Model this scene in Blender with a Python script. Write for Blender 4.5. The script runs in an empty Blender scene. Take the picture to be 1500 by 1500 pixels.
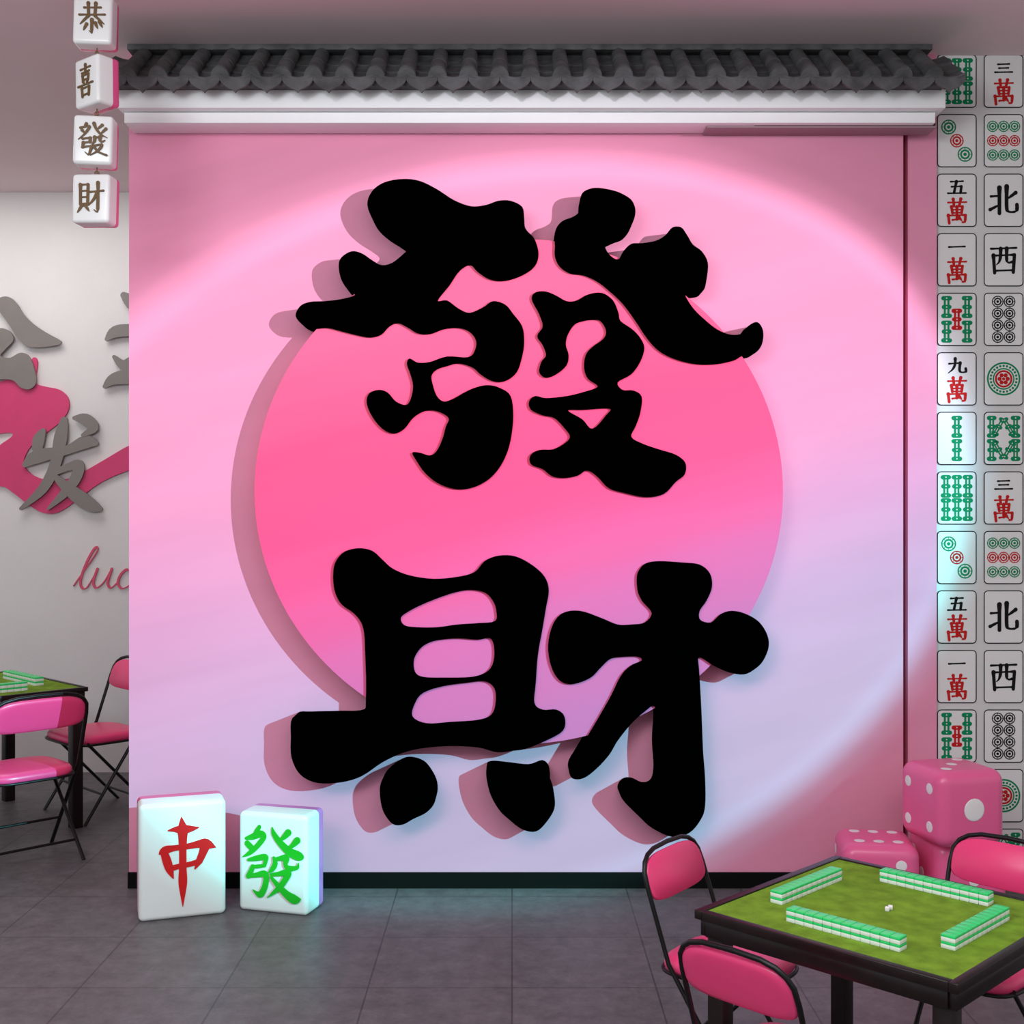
import bpy, bmesh, math, random
import numpy as np
from mathutils import Vector, Matrix, Euler
random.seed(3)
sc=bpy.context.scene
try:
    sc.view_settings.view_transform='Standard'; sc.view_settings.look='None'
except Exception as e: print(e)
F=1780.0; H=1.75
def PX(px,d): return (px-750)*d/F
def PZ(py,d): return H+(750-py)*d/F
COL=sc.collection
# ---------------------------------------------------------------- materials
def mat(name,col,rough=0.5,var=0.04,nscale=8,spec=0.5,metal=0,bump=0.0,bscale=60,coat=0,stretch=None):
    m=bpy.data.materials.new(name); m.use_nodes=True
    nt=m.node_tree; b=nt.nodes['Principled BSDF']
    b.inputs['Roughness'].default_value=rough; b.inputs['Metallic'].default_value=metal
    b.inputs['Specular IOR Level'].default_value=spec
    b.inputs['Coat Weight'].default_value=coat
    tc=nt.nodes.new('ShaderNodeTexCoord')
    n=nt.nodes.new('ShaderNodeTexNoise'); n.inputs['Scale'].default_value=nscale; n.inputs['Detail'].default_value=4
    if stretch:
        mp=nt.nodes.new('ShaderNodeMapping'); mp.inputs['Rotation'].default_value=(0,stretch[1],0)
        mp2=nt.nodes.new('ShaderNodeMapping'); mp2.inputs['Scale'].default_value=stretch[0]
        nt.links.new(tc.outputs['Object'],mp.inputs['Vector']); nt.links.new(mp.outputs['Vector'],mp2.inputs['Vector']); nt.links.new(mp2.outputs['Vector'],n.inputs['Vector'])
    else: nt.links.new(tc.outputs['Object'],n.inputs['Vector'])
    r=nt.nodes.new('ShaderNodeValToRGB')
    r.color_ramp.elements[0].position=0.3; r.color_ramp.elements[1].position=0.7
    r.color_ramp.elements[0].color=[c*(1-var) for c in col]+[1]
    r.color_ramp.elements[1].color=[min(1,c*(1+var)) for c in col]+[1]
    nt.links.new(n.outputs['Fac'],r.inputs['Fac']); nt.links.new(r.outputs['Color'],b.inputs['Base Color'])
    if bump>0:
        n2=nt.nodes.new('ShaderNodeTexNoise'); n2.inputs['Scale'].default_value=bscale; n2.inputs['Detail'].default_value=3
        nt.links.new(tc.outputs['Object'],n2.inputs['Vector'])
        bp=nt.nodes.new('ShaderNodeBump'); bp.inputs['Strength'].default_value=bump; bp.inputs['Distance'].default_value=0.01
        nt.links.new(n2.outputs['Fac'],bp.inputs['Height']); nt.links.new(bp.outputs['Normal'],b.inputs['Normal'])
    return m
M_wall=mat('pink_wall_paint',(0.76,0.29,0.43),0.75,0.05,1.4,0.2,stretch=((0.45,1,3.0),math.radians(14)))
M_groove=mat('dark_red_gap',(0.25,0.02,0.05),0.8)
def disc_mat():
    m=bpy.data.materials.new('coral_to_mauve_gradient'); m.use_nodes=True  # base colour shifts from mauve at the bottom to coral higher up
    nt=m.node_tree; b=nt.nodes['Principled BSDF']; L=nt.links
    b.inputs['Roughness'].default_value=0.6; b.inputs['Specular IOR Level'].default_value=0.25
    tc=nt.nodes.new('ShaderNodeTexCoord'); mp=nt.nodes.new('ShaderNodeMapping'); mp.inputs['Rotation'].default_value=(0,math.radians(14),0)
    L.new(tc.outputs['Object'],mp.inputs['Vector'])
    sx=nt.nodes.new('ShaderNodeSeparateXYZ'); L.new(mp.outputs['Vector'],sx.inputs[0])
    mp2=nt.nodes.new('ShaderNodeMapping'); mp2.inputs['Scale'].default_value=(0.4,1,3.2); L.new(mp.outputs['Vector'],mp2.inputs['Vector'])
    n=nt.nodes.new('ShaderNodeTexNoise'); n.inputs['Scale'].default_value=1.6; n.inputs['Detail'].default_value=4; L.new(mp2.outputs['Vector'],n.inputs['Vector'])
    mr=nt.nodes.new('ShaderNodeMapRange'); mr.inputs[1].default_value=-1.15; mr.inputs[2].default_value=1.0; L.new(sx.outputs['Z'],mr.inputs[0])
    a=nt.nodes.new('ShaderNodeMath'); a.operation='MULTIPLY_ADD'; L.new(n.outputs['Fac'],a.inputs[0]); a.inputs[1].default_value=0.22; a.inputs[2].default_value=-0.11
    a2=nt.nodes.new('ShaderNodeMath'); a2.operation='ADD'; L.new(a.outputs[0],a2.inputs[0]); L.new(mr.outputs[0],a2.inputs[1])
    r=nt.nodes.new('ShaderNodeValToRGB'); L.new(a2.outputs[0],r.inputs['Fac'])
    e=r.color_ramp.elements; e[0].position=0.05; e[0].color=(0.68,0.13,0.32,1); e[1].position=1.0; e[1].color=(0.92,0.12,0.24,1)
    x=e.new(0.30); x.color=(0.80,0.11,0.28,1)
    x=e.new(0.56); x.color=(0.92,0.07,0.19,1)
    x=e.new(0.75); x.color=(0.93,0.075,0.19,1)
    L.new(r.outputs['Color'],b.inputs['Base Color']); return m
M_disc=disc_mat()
M_black=mat('matte_black_letter',(0.0001,0.0001,0.0001),1.0,0.0,5,0.0)
M_base=mat('black_skirting',(0.003,0.003,0.003),0.6,0.0,5,0.1)
M_white=mat('white_moulding',(0.92,0.93,0.93),0.5,0.01)
M_duct=mat('grey_pink_duct',(0.36,0.22,0.26),0.6,0.01)
M_back=mat('off_white_plaster',(0.72,0.70,0.69),0.85,0.02,3,0.2,bump=0.1,bscale=90)
M_ceil=mat('ceiling_paint',(0.88,0.73,0.75),0.8,0.02,2,0.2)
M_roof=mat('grey_clay_tile',(0.088,0.090,0.092),0.7,0.35,14,0.3,bump=0.35,bscale=40)
M_tile=mat('ivory_white_plastic',(0.87,0.87,0.86),0.22,0.01,4,0.5)
M_tpink=mat('pink_plastic',(0.80,0.10,0.28),0.25,0.02)
M_tpurple=mat('mauve_plastic',(0.62,0.18,0.50),0.25,0.02)
M_red=mat('red_paint',(0.68,0.004,0.006),0.4)
M_green=mat('green_paint',(0.006,0.44,0.015),0.4)
M_gold=mat('antique_gold',(0.15,0.085,0.035),0.5,0.15,20,0.3)
M_pred=mat('print_red',(0.50,0.015,0.015),0.8,0.02,5,0.1)
M_pgreen=mat('print_green',(0.005,0.23,0.09),0.8,0.02,5,0.1)
M_pblack=mat('print_black',(0.008,0.008,0.008),0.8,0.02,5,0.1)
M_pcard=mat('print_tile_ground',(0.72,0.72,0.71),0.8,0.01,5,0.2)
M_pgrnd=mat('wallpaper_ground',(0.62,0.62,0.61),0.85,0.01,5,0.2)
M_grey=mat('grey_letter',(0.20,0.18,0.165),0.5,0.04)
M_wpink=mat('raspberry_panel',(0.62,0.04,0.16),0.6,0.04)
M_spink=mat('script_pink',(0.66,0.07,0.15),0.6)
M_vinyl=mat('pink_vinyl',(0.85,0.055,0.20),0.35,0.03,6,0.5)
M_tube=mat('black_steel_tube',(0.004,0.0035,0.004),0.38,0.1,9,0.35)
M_wood=mat('black_brown_wood',(0.010,0.005,0.005),0.38,0.3,25,0.35)
M_felt=mat('green_felt',(0.165,0.285,0.026),0.95,0.25,18,0.1,bump=0.3,bscale=200)
M_mg=mat('mahjong_green_back',(0.03,0.66,0.18),0.25,0.02)
M_mw=mat('mahjong_ivory',(0.80,0.86,0.80),0.3,0.02)
M_die=mat('pink_dice_plastic',(0.85,0.13,0.32),0.3,0.02,4,0.5)
M_pip=mat('white_pip',(0.85,0.82,0.82),0.4,0.01)
M_slot=mat('dark_slot',(0.05,0.01,0.02),0.7)
# floor
def floor_mat():
    m=bpy.data.materials.new('grey_stone_floor_tiles'); m.use_nodes=True
    nt=m.node_tree; b=nt.nodes['Principled BSDF']; L=nt.links
    tc=nt.nodes.new('ShaderNodeTexCoord'); mp=nt.nodes.new('ShaderNodeMapping')
    mp.inputs['Location'].default_value=(0.0,-4.47+0.53*20,0)
    L.new(tc.outputs['Object'],mp.inputs['Vector'])
    br=nt.nodes.new('ShaderNodeTexBrick'); br.offset=0; br.inputs['Scale'].default_value=1
    br.inputs['Brick Width'].default_value=0.53; br.inputs['Row Height'].default_value=0.53
    br.inputs['Mortar Size'].default_value=0.0035; br.inputs['Mortar Smooth'].default_value=0.15
    br.inputs['Color1'].default_value=(1,1,1,1); br.inputs['Color2'].default_value=(0.93,0.93,0.93,1); br.inputs['Mortar'].default_value=(0.50,0.50,0.50,1)
    L.new(mp.outputs['Vector'],br.inputs['Vector'])
    n=nt.nodes.new('ShaderNodeTexNoise'); n.inputs['Scale'].default_value=11; n.inputs['Detail'].default_value=14; n.inputs['Roughness'].default_value=0.80
    L.new(tc.outputs['Object'],n.inputs['Vector'])
    r=nt.nodes.new('ShaderNodeValToRGB'); r.color_ramp.elements[0].position=0.34; r.color_ramp.elements[1].position=0.66
    r.color_ramp.elements[0].color=(0.085,0.077,0.083,1); r.color_ramp.elements[1].color=(0.178,0.165,0.174,1)
    L.new(n.outputs['Fac'],r.inputs['Fac'])
    mx=nt.nodes.new('ShaderNodeMix'); mx.data_type='RGBA'; mx.blend_type='MULTIPLY'; mx.inputs[0].default_value=1
    L.new(r.outputs['Color'],mx.inputs[6]); L.new(br.outputs['Color'],mx.inputs[7]); L.new(mx.outputs[2],b.inputs['Base Color'])
    b.inputs['Roughness'].default_value=0.45; b.inputs['Specular IOR Level'].default_value=0.35
    return m
M_floor=floor_mat()
# ---------------------------------------------------------------- helpers
def add(name,mesh,mats=None,parent=None,loc=(0,0,0),rot=(0,0,0),smooth=False):
    o=bpy.data.objects.new(name,mesh); COL.objects.link(o)
    if mats and not mesh.materials:
        for m in (mats if isinstance(mats,(list,tuple)) else [mats]): mesh.materials.append(m)
    o.location=loc; o.rotation_euler=rot
    if parent: o.parent=parent
    if smooth:
        for p in mesh.polygons: p.use_smooth=True
    return o
def empty(name,loc=(0,0,0),rot=(0,0,0)):
    o=bpy.data.objects.new(name,None); COL.objects.link(o); o.location=loc; o.rotation_euler=rot; o.empty_display_size=0.1
    return o
def tag(o,label,cat,group=None):
    o['label']=label; o['category']=cat
    if group: o['group']=group
def rbox(sx,sy,sz,r=0.0,seg=3,c=(0,0,0)):
    bm=bmesh.new(); bmesh.ops.create_cube(bm,size=1)
    for v in bm.verts: v.co=Vector((v.co.x*sx+c[0],v.co.y*sy+c[1],v.co.z*sz+c[2]))
    if r>0: bmesh.ops.bevel(bm,geom=list(bm.edges),offset=r,segments=seg,affect='EDGES',profile=0.5)
    me=bpy.data.meshes.new('m'); bm.to_mesh(me); bm.free(); 
    if r>0:
        me.shade_smooth(); 
        try: me.set_sharp_from_angle(angle=math.radians(50))
        except Exception: pass
    return me
def box(name,x0,x1,y0,y1,z0,z1,m,parent=None,r=0,kind=None):
    o=add(name,rbox(x1-x0,y1-y0,z1-z0,r),m,parent)
    ctr=Vector(((x0+x1)/2,(y0+y1)/2,(z0+z1)/2))
    o.location=ctr if not parent else ctr-parent.location
    if kind: o['kind']=kind
    return o
def join_mesh(parts):
    bm=bmesh.new(); mats=[]
    for me,mm,mtx in parts:
        me=me.copy()
        if mtx is not None: me.transform(mtx)
        idx=[]
        for m in mm:
            if m not in mats: mats.append(m)
            idx.append(mats.index(m))
        base=len(bm.faces); bm.from_mesh(me); bm.faces.ensure_lookup_table()
        for f in bm.faces[base:]: f.material_index=idx[min(f.material_index,len(idx)-1)]
    out=bpy.data.meshes.new('m'); bm.to_mesh(out); bm.free()
    for m in mats: out.materials.append(m)
    return out
def eval_mesh(curve):
    o=bpy.data.objects.new('tmp',curve); COL.objects.link(o)
    bpy.context.view_layer.update()
    dg=bpy.context.evaluated_depsgraph_get()
    me=bpy.data.meshes.new_from_object(o.evaluated_get(dg))
    bpy.data.objects.remove(o); return me
def catmull(pts,n=4,closed=True):
    out=[];N=len(pts); A=[np.array(p,float) for p in pts]
    rng=range(N) if closed else range(N-1)
    for i in rng:
        if closed: p0,p1,p2,p3=A[(i-1)%N],A[i],A[(i+1)%N],A[(i+2)%N]
        else: p0,p1,p2,p3=A[max(i-1,0)],A[i],A[i+1],A[min(i+2,N-1)]
        for k in range(n):
            t=k/n
            out.append(tuple(0.5*((2*p1)+(-p0+p2)*t+(2*p0-5*p1+4*p2-p3)*t*t+(-p0+3*p1-3*p2+p3)*t**3)))
    if not closed: out.append(tuple(A[-1]))
    return out
ROT=Matrix(((1,0,0,0),(0,0,-1,0),(0,1,0,0),(0,0,0,1)))
def plate(loops,thick,smooth=4,bevel=0.0):
    """2D outlines (x right, y up) -> extruded plate whose face looks to -Y; y from -thick to 0"""
    cu=bpy.data.curves.new('c','CURVE'); cu.dimensions='2D'; cu.fill_mode='BOTH'
    cu.extrude=max(thick/2-bevel,0.0001); cu.bevel_depth=bevel; cu.bevel_resolution=1; cu.offset=-bevel
    for lp in loops:
        pts=catmull(lp,smooth) if smooth>1 else lp
        s=cu.splines.new('POLY'); s.points.add(len(pts)-1)
        for i,p in enumerate(pts): s.points[i].co=(p[0],p[1],0,1)
        s.use_cyclic_u=True
    me=eval_mesh(cu); me.transform(Matrix.Translation((0,-thick/2,0))@ROT)
    return me
def tube(paths,r,res=3,closed=False):
    cu=bpy.data.curves.new('c','CURVE'); cu.dimensions='3D'; cu.bevel_depth=r; cu.bevel_resolution=res; cu.use_fill_caps=True
    for pts in paths:
        s=cu.splines.new('POLY'); s.points.add(len(pts)-1)
        for i,p in enumerate(pts): s.points[i].co=(p[0],p[1],p[2],1)
        s.use_cyclic_u=closed
    me=eval_mesh(cu); me.shade_smooth(); return me
class MB:
    def __init__(s,depth=0): s.v=[];s.f=[];s.m=[];s.mats=[];s.d=depth;s.e=0
    def mi(s,m):
        if m not in s.mats: s.mats.append(m)
        return s.mats.index(m)
    def face(s,pts,z,m):
        a=0
        s.e+=1; z=z+s.e*1e-5
        for i in range(len(pts)):
            x1,y1=pts[i][:2];x2,y2=pts[(i+1)%len(pts)][:2];a+=x1*y2-x2*y1
        if a<0: pts=pts[::-1]
        b=len(s.v); n=len(pts); k=s.mi(m)
        for p in pts: s.v.append((p[0],-z,p[1]))
        s.f.append(list(range(b,b+n))); s.m.append(k)
        if s.d>0:
            for p in pts: s.v.append((p[0],-z+s.d,p[1]))
            for i in range(n):
                j=(i+1)%n; s.f.append([b+j,b+i,b+n+i,b+n+j]); s.m.append(k)
    def disc(s,cx,cy,r,z,m,n=12): s.face([(cx+r*math.cos(6.28318*i/n),cy+r*math.sin(6.28318*i/n)) for i in range(n)],z,m)
    def ring(s,cx,cy,r0,r1,z,m,n=24):
        s.e=0
        for i in range(n):
            s.e=0
            a=6.28318*i/n;b=6.28318*(i+1)/n
            s.face([(cx+r0*math.cos(a),cy+r0*math.sin(a)),(cx+r1*math.cos(a),cy+r1*math.sin(a)),(cx+r1*math.cos(b),cy+r1*math.sin(b)),(cx+r0*math.cos(b),cy+r0*math.sin(b))],z,m)
    def ribbon(s,pts,z,m,n=10):
        for i,p in enumerate(pts):
            s.disc(p[0],p[1],max(p[2]/2,1e-5),z,m,n)
            if i+1<len(pts):
                q=pts[i+1]; dx,dy=q[0]-p[0],q[1]-p[1]; l=math.hypot(dx,dy)
                if l<1e-7: continue
                nx,ny=-dy/l,dx/l
                s.face([(p[0]+nx*p[2]/2,p[1]+ny*p[2]/2),(p[0]-nx*p[2]/2,p[1]-ny*p[2]/2),(q[0]-nx*q[2]/2,q[1]-ny*q[2]/2),(q[0]+nx*q[2]/2,q[1]+ny*q[2]/2)],z,m)
    def rect_outline(s,x0,x1,y0,y1,r,w,z,m):
        s.e=0
        o=rr(x0,x1,y0,y1,r); inn=rr(x0+w,x1-w,y0+w,y1-w,max(r-w,0.0001)); n=len(o)
        for i in range(n):
            s.e=0
            j=(i+1)%n; s.face([o[i],o[j],inn[j],inn[i]],z,m)
    def glyph(s,g,cx,cy,w,h,bw,z,m):
        s.e=0
        for st in G[g]:
            smooth = len(st)>2 and st[0]=='s'
            pts=st[1:] if st[0]=='s' else st
            if st[0]=='s': pts=catmull(pts,5,False)
            tot=sum(math.dist(pts[i],pts[i+1]) for i in range(len(pts)-1)); acc=0; out=[]
            for i in range(len(pts)-1):
                a,b=pts[i],pts[i+1]; L=math.dist(a,b)
                K=4 if st[0]!='s' else 1
                vert=abs(b[1]-a[1])/max(L,1e-6)
                for k in range(K+(1 if i==len(pts)-2 else 0)):
                    t=k/K; u=(acc+L*t)/tot
                    prof=1.0+0.30*math.exp(-(u/0.10)**2)+ (0.25*math.exp(-((1-u)/0.08)**2) if vert<0.3 else -0.65*max(0,(u-0.55)/0.45) if 0.3<vert<0.97 else 0)
                    x=a[0]+(b[0]-a[0])*t; y=a[1]+(b[1]-a[1])*t
                    out.append((cx+(x-50)/100*w, cy+(50-y)/100*h, bw*(0.58+0.50*vert)*prof))
                acc+=L
            s.ribbon(out,z,m,10)
    def mesh(s):
        me=bpy.data.meshes.new('g'); me.from_pydata(s.v,[],s.f)
        for m in s.mats: me.materials.append(m)
        for i,p in enumerate(me.polygons): p.material_index=s.m[i]
        me.update(); return me
def rr(x0,x1,y0,y1,r,n=4):
    pts=[]
    for (cx,cy,a0) in ((x1-r,y1-r,0),(x0+r,y1-r,90),(x0+r,y0+r,180),(x1-r,y0+r,270)):
        for i in range(n+1):
            a=math.radians(a0+90*i/n); pts.append((cx+r*math.cos(a),cy+r*math.sin(a)))
    return pts
G={
'wan':[[(14,17),(88,15)],[(35,4),(38,27)],[(66,3),(60,27)],[(28,33),(32,58)],[(28,33),(73,32),(69,57)],[(31,45),(70,44)],[(32,57),(68,56)],[(50,33),(50,82)],[(15,66),(19,97)],[(15,67),(85,65),(83,92),(73,93)],[(32,84),(64,80)],[(58,72),(70,88)]],
'san':[[(22,22),(78,19)],[(27,50),(73,48)],[(8,80),(92,78)]],
'wu':[[(20,16),(80,13)],[(48,15),(36,84)],[(24,47),(72,44),(68,84)],[(6,87),(94,85)]],
'yi':[[(8,52),(92,48)]],
'jiu':[['s',(42,6),(41,40),(30,70),(8,94)],[(12,37),(66,32)],['s',(66,32),(63,72),(68,87),(84,89),(94,84),(93,66)]],
'bei':[[(36,10),(36,92)],[(8,38),(36,36)],[(5,80),(37,64)],['s',(60,6),(60,72),(66,86),(86,87),(94,80),(94,64)],[(90,26),(62,46)]],
'xi':[[(8,15),(92,12)],[(16,36),(20,92)],[(16,37),(86,34),(82,90)],[(20,85),(82,83)],['s',(40,15),(39,42),(34,58),(26,66)],['s',(60,14),(60,50),(66,59),(77,57)]],
'gong':[[(22,18),(80,16)],[(36,4),(38,38)],[(62,4),(60,38)],[(6,40),(94,37)],[(38,42),(10,68)],[(60,42),(92,66)],[(50,54),(50,94),(42,88)],[(32,68),(22,86)],[(62,64),(70,80)],[(76,60),(86,76)]],
'xi2':[[(22,12),(78,10)],[(50,1),(50,24)],[(30,24),(72,22)],[(34,32),(36,46)],[(34,32),(68,31),(66,46)],[(36,46),(66,45)],[(37,50),(43,58)],[(63,49),(57,58)],[(8,62),(92,60)],[(30,70),(33,96)],[(30,71),(72,70),(69,95)],[(32,92),(70,91)]],
'fa':[['s',(8,17),(38,11),(32,24),(20,38),(2,52)],[(14,24),(24,33)],[(28,4),(22,11)],['s',(54,2),(62,18),(78,34),(100,44)],[(82,6),(66,19)],[(95,17),(78,32)],[(16,50),(43,46),(42,59)],[(20,62),(42,59)],[(20,62),(16,76)],['s',(16,76),(45,72),(43,88),(37,97),(26,90)],['s',(58,44),(57,56),(49,66)],[(58,45),(77,42)],['s',(77,42),(76,52),(82,57),(93,52)],['s',(52,71),(82,66),(70,84),(44,99)],['s',(56,73),(72,88),(99,97)]],
'cai':[[(14,10),(16,70)],[(14,10),(42,9),(42,70)],[(16,29),(42,28)],[(16,48),(42,47)],[(16,68),(42,67)],[(22,72),(6,94)],[(34,74),(48,90)],[(50,32),(98,28)],['s',(78,4),(79,60),(78,92),(66,86)],['s',(76,32),(64,54),(46,72)]],
}
# ---------------------------------------------------------------- room
DW=5.66; CZ=3.90
fx0=PX(189,DW); fx1=PX(1323,DW)
box('floor',-6,7.2,-1.8,8.3,-0.1,0,M_floor,kind='structure')
bpy.data.objects['floor'].data.transform(Matrix.Translation(bpy.data.objects['floor'].location)); bpy.data.objects['floor'].location=(0,0,0)
box('ceiling',-6,7.2,2.4,8.3,CZ,CZ+0.1,M_ceil,kind='structure')
box('wall_back',-6,7.2,8.17,8.3,0,CZ,M_back,kind='structure')
box('wall_feature',fx0,fx1,DW,DW+0.34,0,CZ,M_wall,kind='structure')
box('wall_side_return',PX(1330,5.70),1.992,5.70,5.98,0,CZ,M_wall,kind='structure')
box('trim_1',fx1,PX(1330,5.70),5.74,5.95,0,CZ,M_groove,kind='structure')
box('wall_right',1.992,4.6,5.725,5.98,0,CZ,M_pgrnd,kind='structure')
box('baseboard_feature',fx0-0.003,fx1,DW-0.012,DW,0,0.073,M_base,kind='structure')
# ---------------------------------------------------------------- sign (disc + characters)
CF=5.528
sign=empty('wall_sign',(0,DW,1.75))
tag(sign,'hot pink disc with two huge black Chinese characters on pink wall','wall sign')
dd=5.541
def W2(p,d): return (PX(p[0],d),PZ(p[1],d)-1.75)
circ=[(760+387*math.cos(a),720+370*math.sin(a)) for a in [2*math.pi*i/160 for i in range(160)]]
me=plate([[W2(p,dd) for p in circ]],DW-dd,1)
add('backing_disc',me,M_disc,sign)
A=[(538,300),(545,280),(563,267),(590,262),(615,265),(640,277),(665,293),(690,302),(712,300),(730,294),(748,294),(765,303),(768,320),(770,335),(783,350),(789,372),(783,390),(765,403),(740,411),(718,409),(700,398),(690,388),(680,391),(670,400),(658,418),(641,440),(655,440),(672,452),(688,458),(708,450),(722,441),(740,446),(752,460),(765,478),(768,500),(765,522),(757,545),(740,558),(722,558),(705,549),(692,538),(672,532),(655,536),(640,541),(632,550),(634,564),(640,580),(650,588),(664,584),(682,574),(698,567),(715,564),(732,568),(748,580),(752,610),(748,645),(740,670),(728,690),(712,705),(690,715),(665,716),(640,707),(622,692),(610,675),(604,663),(615,663),(630,667),(640,660),(648,643),(653,625),(657,612),(640,602),(622,602),(605,612),(592,628),(577,635),(560,628),(545,610),(537,590),(541,576),(555,571),(568,575),(580,588),(595,593),(602,583),(605,565),(601,548),(596,533),(600,525),(612,531),(630,530),(655,522),(686,523),(696,512),(697,498),(688,486),(672,480),(650,482),(630,489),(612,488),(598,480),(583,473),(570,478),(558,490),(542,494),(520,490),(500,485),(480,480),(462,481),(445,477),(433,463),(440,448),(455,442),(475,441),(500,438),(520,432),(510,425),(500,410),(496,390),(500,377),(515,368),(530,371),(545,381),(558,388),(572,386),(585,377),(596,365),(585,355),(565,342),(548,325)]
B=[(813,358),(812,345),(816,332),(825,323),(838,318),(848,310),(850,290),(856,280),(872,275),(895,278),(912,284),(926,294),(931,310),(926,328),(915,342),(900,348),(886,357),(892,372),(905,380),(913,368),(925,357),(942,356),(962,352),(975,344),(985,333),(998,333),(1007,345),(1015,358),(1028,368),(1037,385),(1035,410),(1030,426),(1015,429),(1003,427),(1006,437),(1016,452),(1030,466),(1050,482),(1070,490),(1088,488),(1098,476),(1110,472),(1118,485),(1116,505),(1105,518),(1088,521),(1075,528),(1050,533),(1020,533),(990,526),(966,514),(948,495),(930,468),(912,444),(893,426),(875,412),(855,403),(835,400),(820,390),(813,375)]
C=[(779,438),(785,428),(800,427),(815,433),(830,441),(845,440),(862,431),(882,429),(898,440),(906,458),(909,470),(926,482),(938,495),(944,510),(938,530),(925,548),(905,560),(912,571),(928,572),(940,581),(938,605),(931,625),(925,640),(942,650),(965,658),(990,666),(1004,678),(1003,695),(990,706),(972,724),(945,728),(915,722),(892,715),(875,698),(860,689),(846,697),(825,700),(808,697),(795,687),(778,680),(777,667),(790,659),(810,658),(826,650),(835,640),(828,628),(812,612),(795,608),(778,600),(775,588),(784,580),(800,583),(830,580),(855,574),(876,566),(862,555),(856,540),(858,520),(868,508),(884,496),(888,484),(880,470),(868,468),(855,470),(842,475),(832,490),(829,505),(833,520),(830,535),(815,548),(800,553),(790,545),(793,530),(800,520),(795,505),(787,492),(795,478),(790,460)]
Ch2=[(832,601),(855,600),(893,598),(888,608),(868,628),(853,614)]
D=[(488,840),(492,822),(505,808),(525,803),(545,807),(560,820),(575,833),(600,843),(635,848),(670,845),(695,838),(710,822),(730,814),(755,815),(780,828),(798,845),(804,865),(800,890),(795,920),(788,960),(785,1000),(783,1030),(795,1040),(815,1040),(827,1050),(825,1070),(800,1085),(770,1097),(750,1100),(728,1102),(700,1095),(660,1093),(620,1096),(590,1103),(560,1117),(530,1137),(500,1146),(465,1147),(440,1135),(427,1110),(426,1080),(428,1052),(450,1049),(490,1048),(530,1045),(536,1020),(535,960),(532,920),(520,900),(500,885),(490,865)]
D1=[(587,905),(600,895),(620,885),(645,875),(670,867),(690,864),(710,868),(722,880),(727,895),(725,910),(700,913),(670,915),(640,919),(610,919),(592,916)]
D2=[(608,985),(606,968),(612,955),(622,945),(640,938),(670,935),(700,937),(718,935),(724,950),(722,972),(712,985),(690,992),(650,993),(620,992)]
D3=[(604,1050),(608,1030),(620,1015),(650,1005),(685,1000),(710,998),(724,1008),(726,1028),(720,1047),(700,1055),(660,1058),(625,1060)]
E1=[(557,1150),(565,1135),(585,1120),(600,1117),(618,1123),(630,1137),(638,1155),(637,1175),(625,1190),(605,1200),(590,1208),(575,1207),(562,1190),(557,1170)]
E2=[(712,1130),(720,1123),(745,1125),(775,1128),(795,1122),(805,1130),(806,1145),(812,1165),(812,1185),(800,1205),(785,1218),(765,1215),(745,1200),(730,1185),(717,1160)]
Fc=[(933,850),(935,838),(945,826),(965,822),(1000,824),(1025,827),(1040,840),(1043,860),(1035,880),(1025,895),(1026,908),(1042,912),(1056,900),(1072,895),(1092,899),(1112,911),(1124,930),(1126,948),(1118,968),(1106,980),(1090,988),(1068,985),(1045,975),(1030,965),(1023,964),(1024,980),(1026,1010),(1028,1050),(1030,1100),(1033,1140),(1033,1180),(1027,1200),(1010,1220),(985,1226),(955,1213),(935,1195),(915,1175),(908,1162),(915,1150),(928,1148),(945,1155),(958,1150),(962,1130),(960,1100),(960,1080),(962,1050),(958,1034),(945,1042),(925,1060),(905,1085),(893,1105),(875,1125),(855,1140),(838,1140),(834,1125),(845,1105),(860,1080),(878,1050),(895,1020),(910,990),(925,975),(940,968),(935,962),(915,962),(895,965),(880,978),(865,993),(840,1002),(820,997),(807,975),(803,945),(810,915),(825,898),(850,895),(880,905),(905,915),(925,915),(945,912),(955,898),(942,882),(935,868)]
for comps,lab in (([[A],[B],[C,Ch2]],'black brush-style Chinese character meaning get rich'),([[D,D1,D2,D3],[E1],[E2],[Fc]],'black brush-style Chinese character meaning wealth')):
    parts=[(plate([[W2(p,CF) for p in lp] for lp in loops],DW-CF,4),[M_black],None) for loops in comps]
    o=add('chinese_character',join_mesh(parts),None,sign); o['label']=lab
# ---------------------------------------------------------------- roof eave
roof=empty('tiled_roof_eave',(0.1,5.66,3.5))
tag(roof,'traditional grey clay tile eave on white moulded beam over pink wall','roof eave')
x0r=-1.762;x1r=1.925
def rbx(name,a,b,c,d,e,f,m,r=0.002): 
    o=add(name,rbox(b-a,d-c,f-e,r,2),m,roof); o.location=Vector(((a+b)/2,(c+d)/2,(e+f)/2))-roof.location; return o
rbx('fascia_board',x0r-0.008,1.945,5.45,5.655,PZ(158,5.45),PZ(131,5.45),M_white)
rbx('lower_moulding',PX(182,5.50),PX(1370,5.50),5.50,5.655,PZ(180,5.50),PZ(159,5.45),M_white)
rbx('duct_trim',PX(1035,5.54),PX(1372,5.54),5.54,5.655,PZ(187,5.54),PZ(178,5.54),M_duct)
rbx('duct_slot',PX(1105,5.537),PX(1370,5.537),5.533,5.54,PZ(184,5.537),PZ(180,5.537),M_slot,0)
s0=Vector((0,5.60,3.842)); s1=Vector((0,5.35,3.660))
sl=(s1-s0); SL=sl.length; su=sl.normalized(); sn=Vector((0,su.z,-su.y)); 
if sn.z<0: sn=-sn
bm=bmesh.new()
NT=27; pitch=(x1r-x0r)/NT
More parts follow.
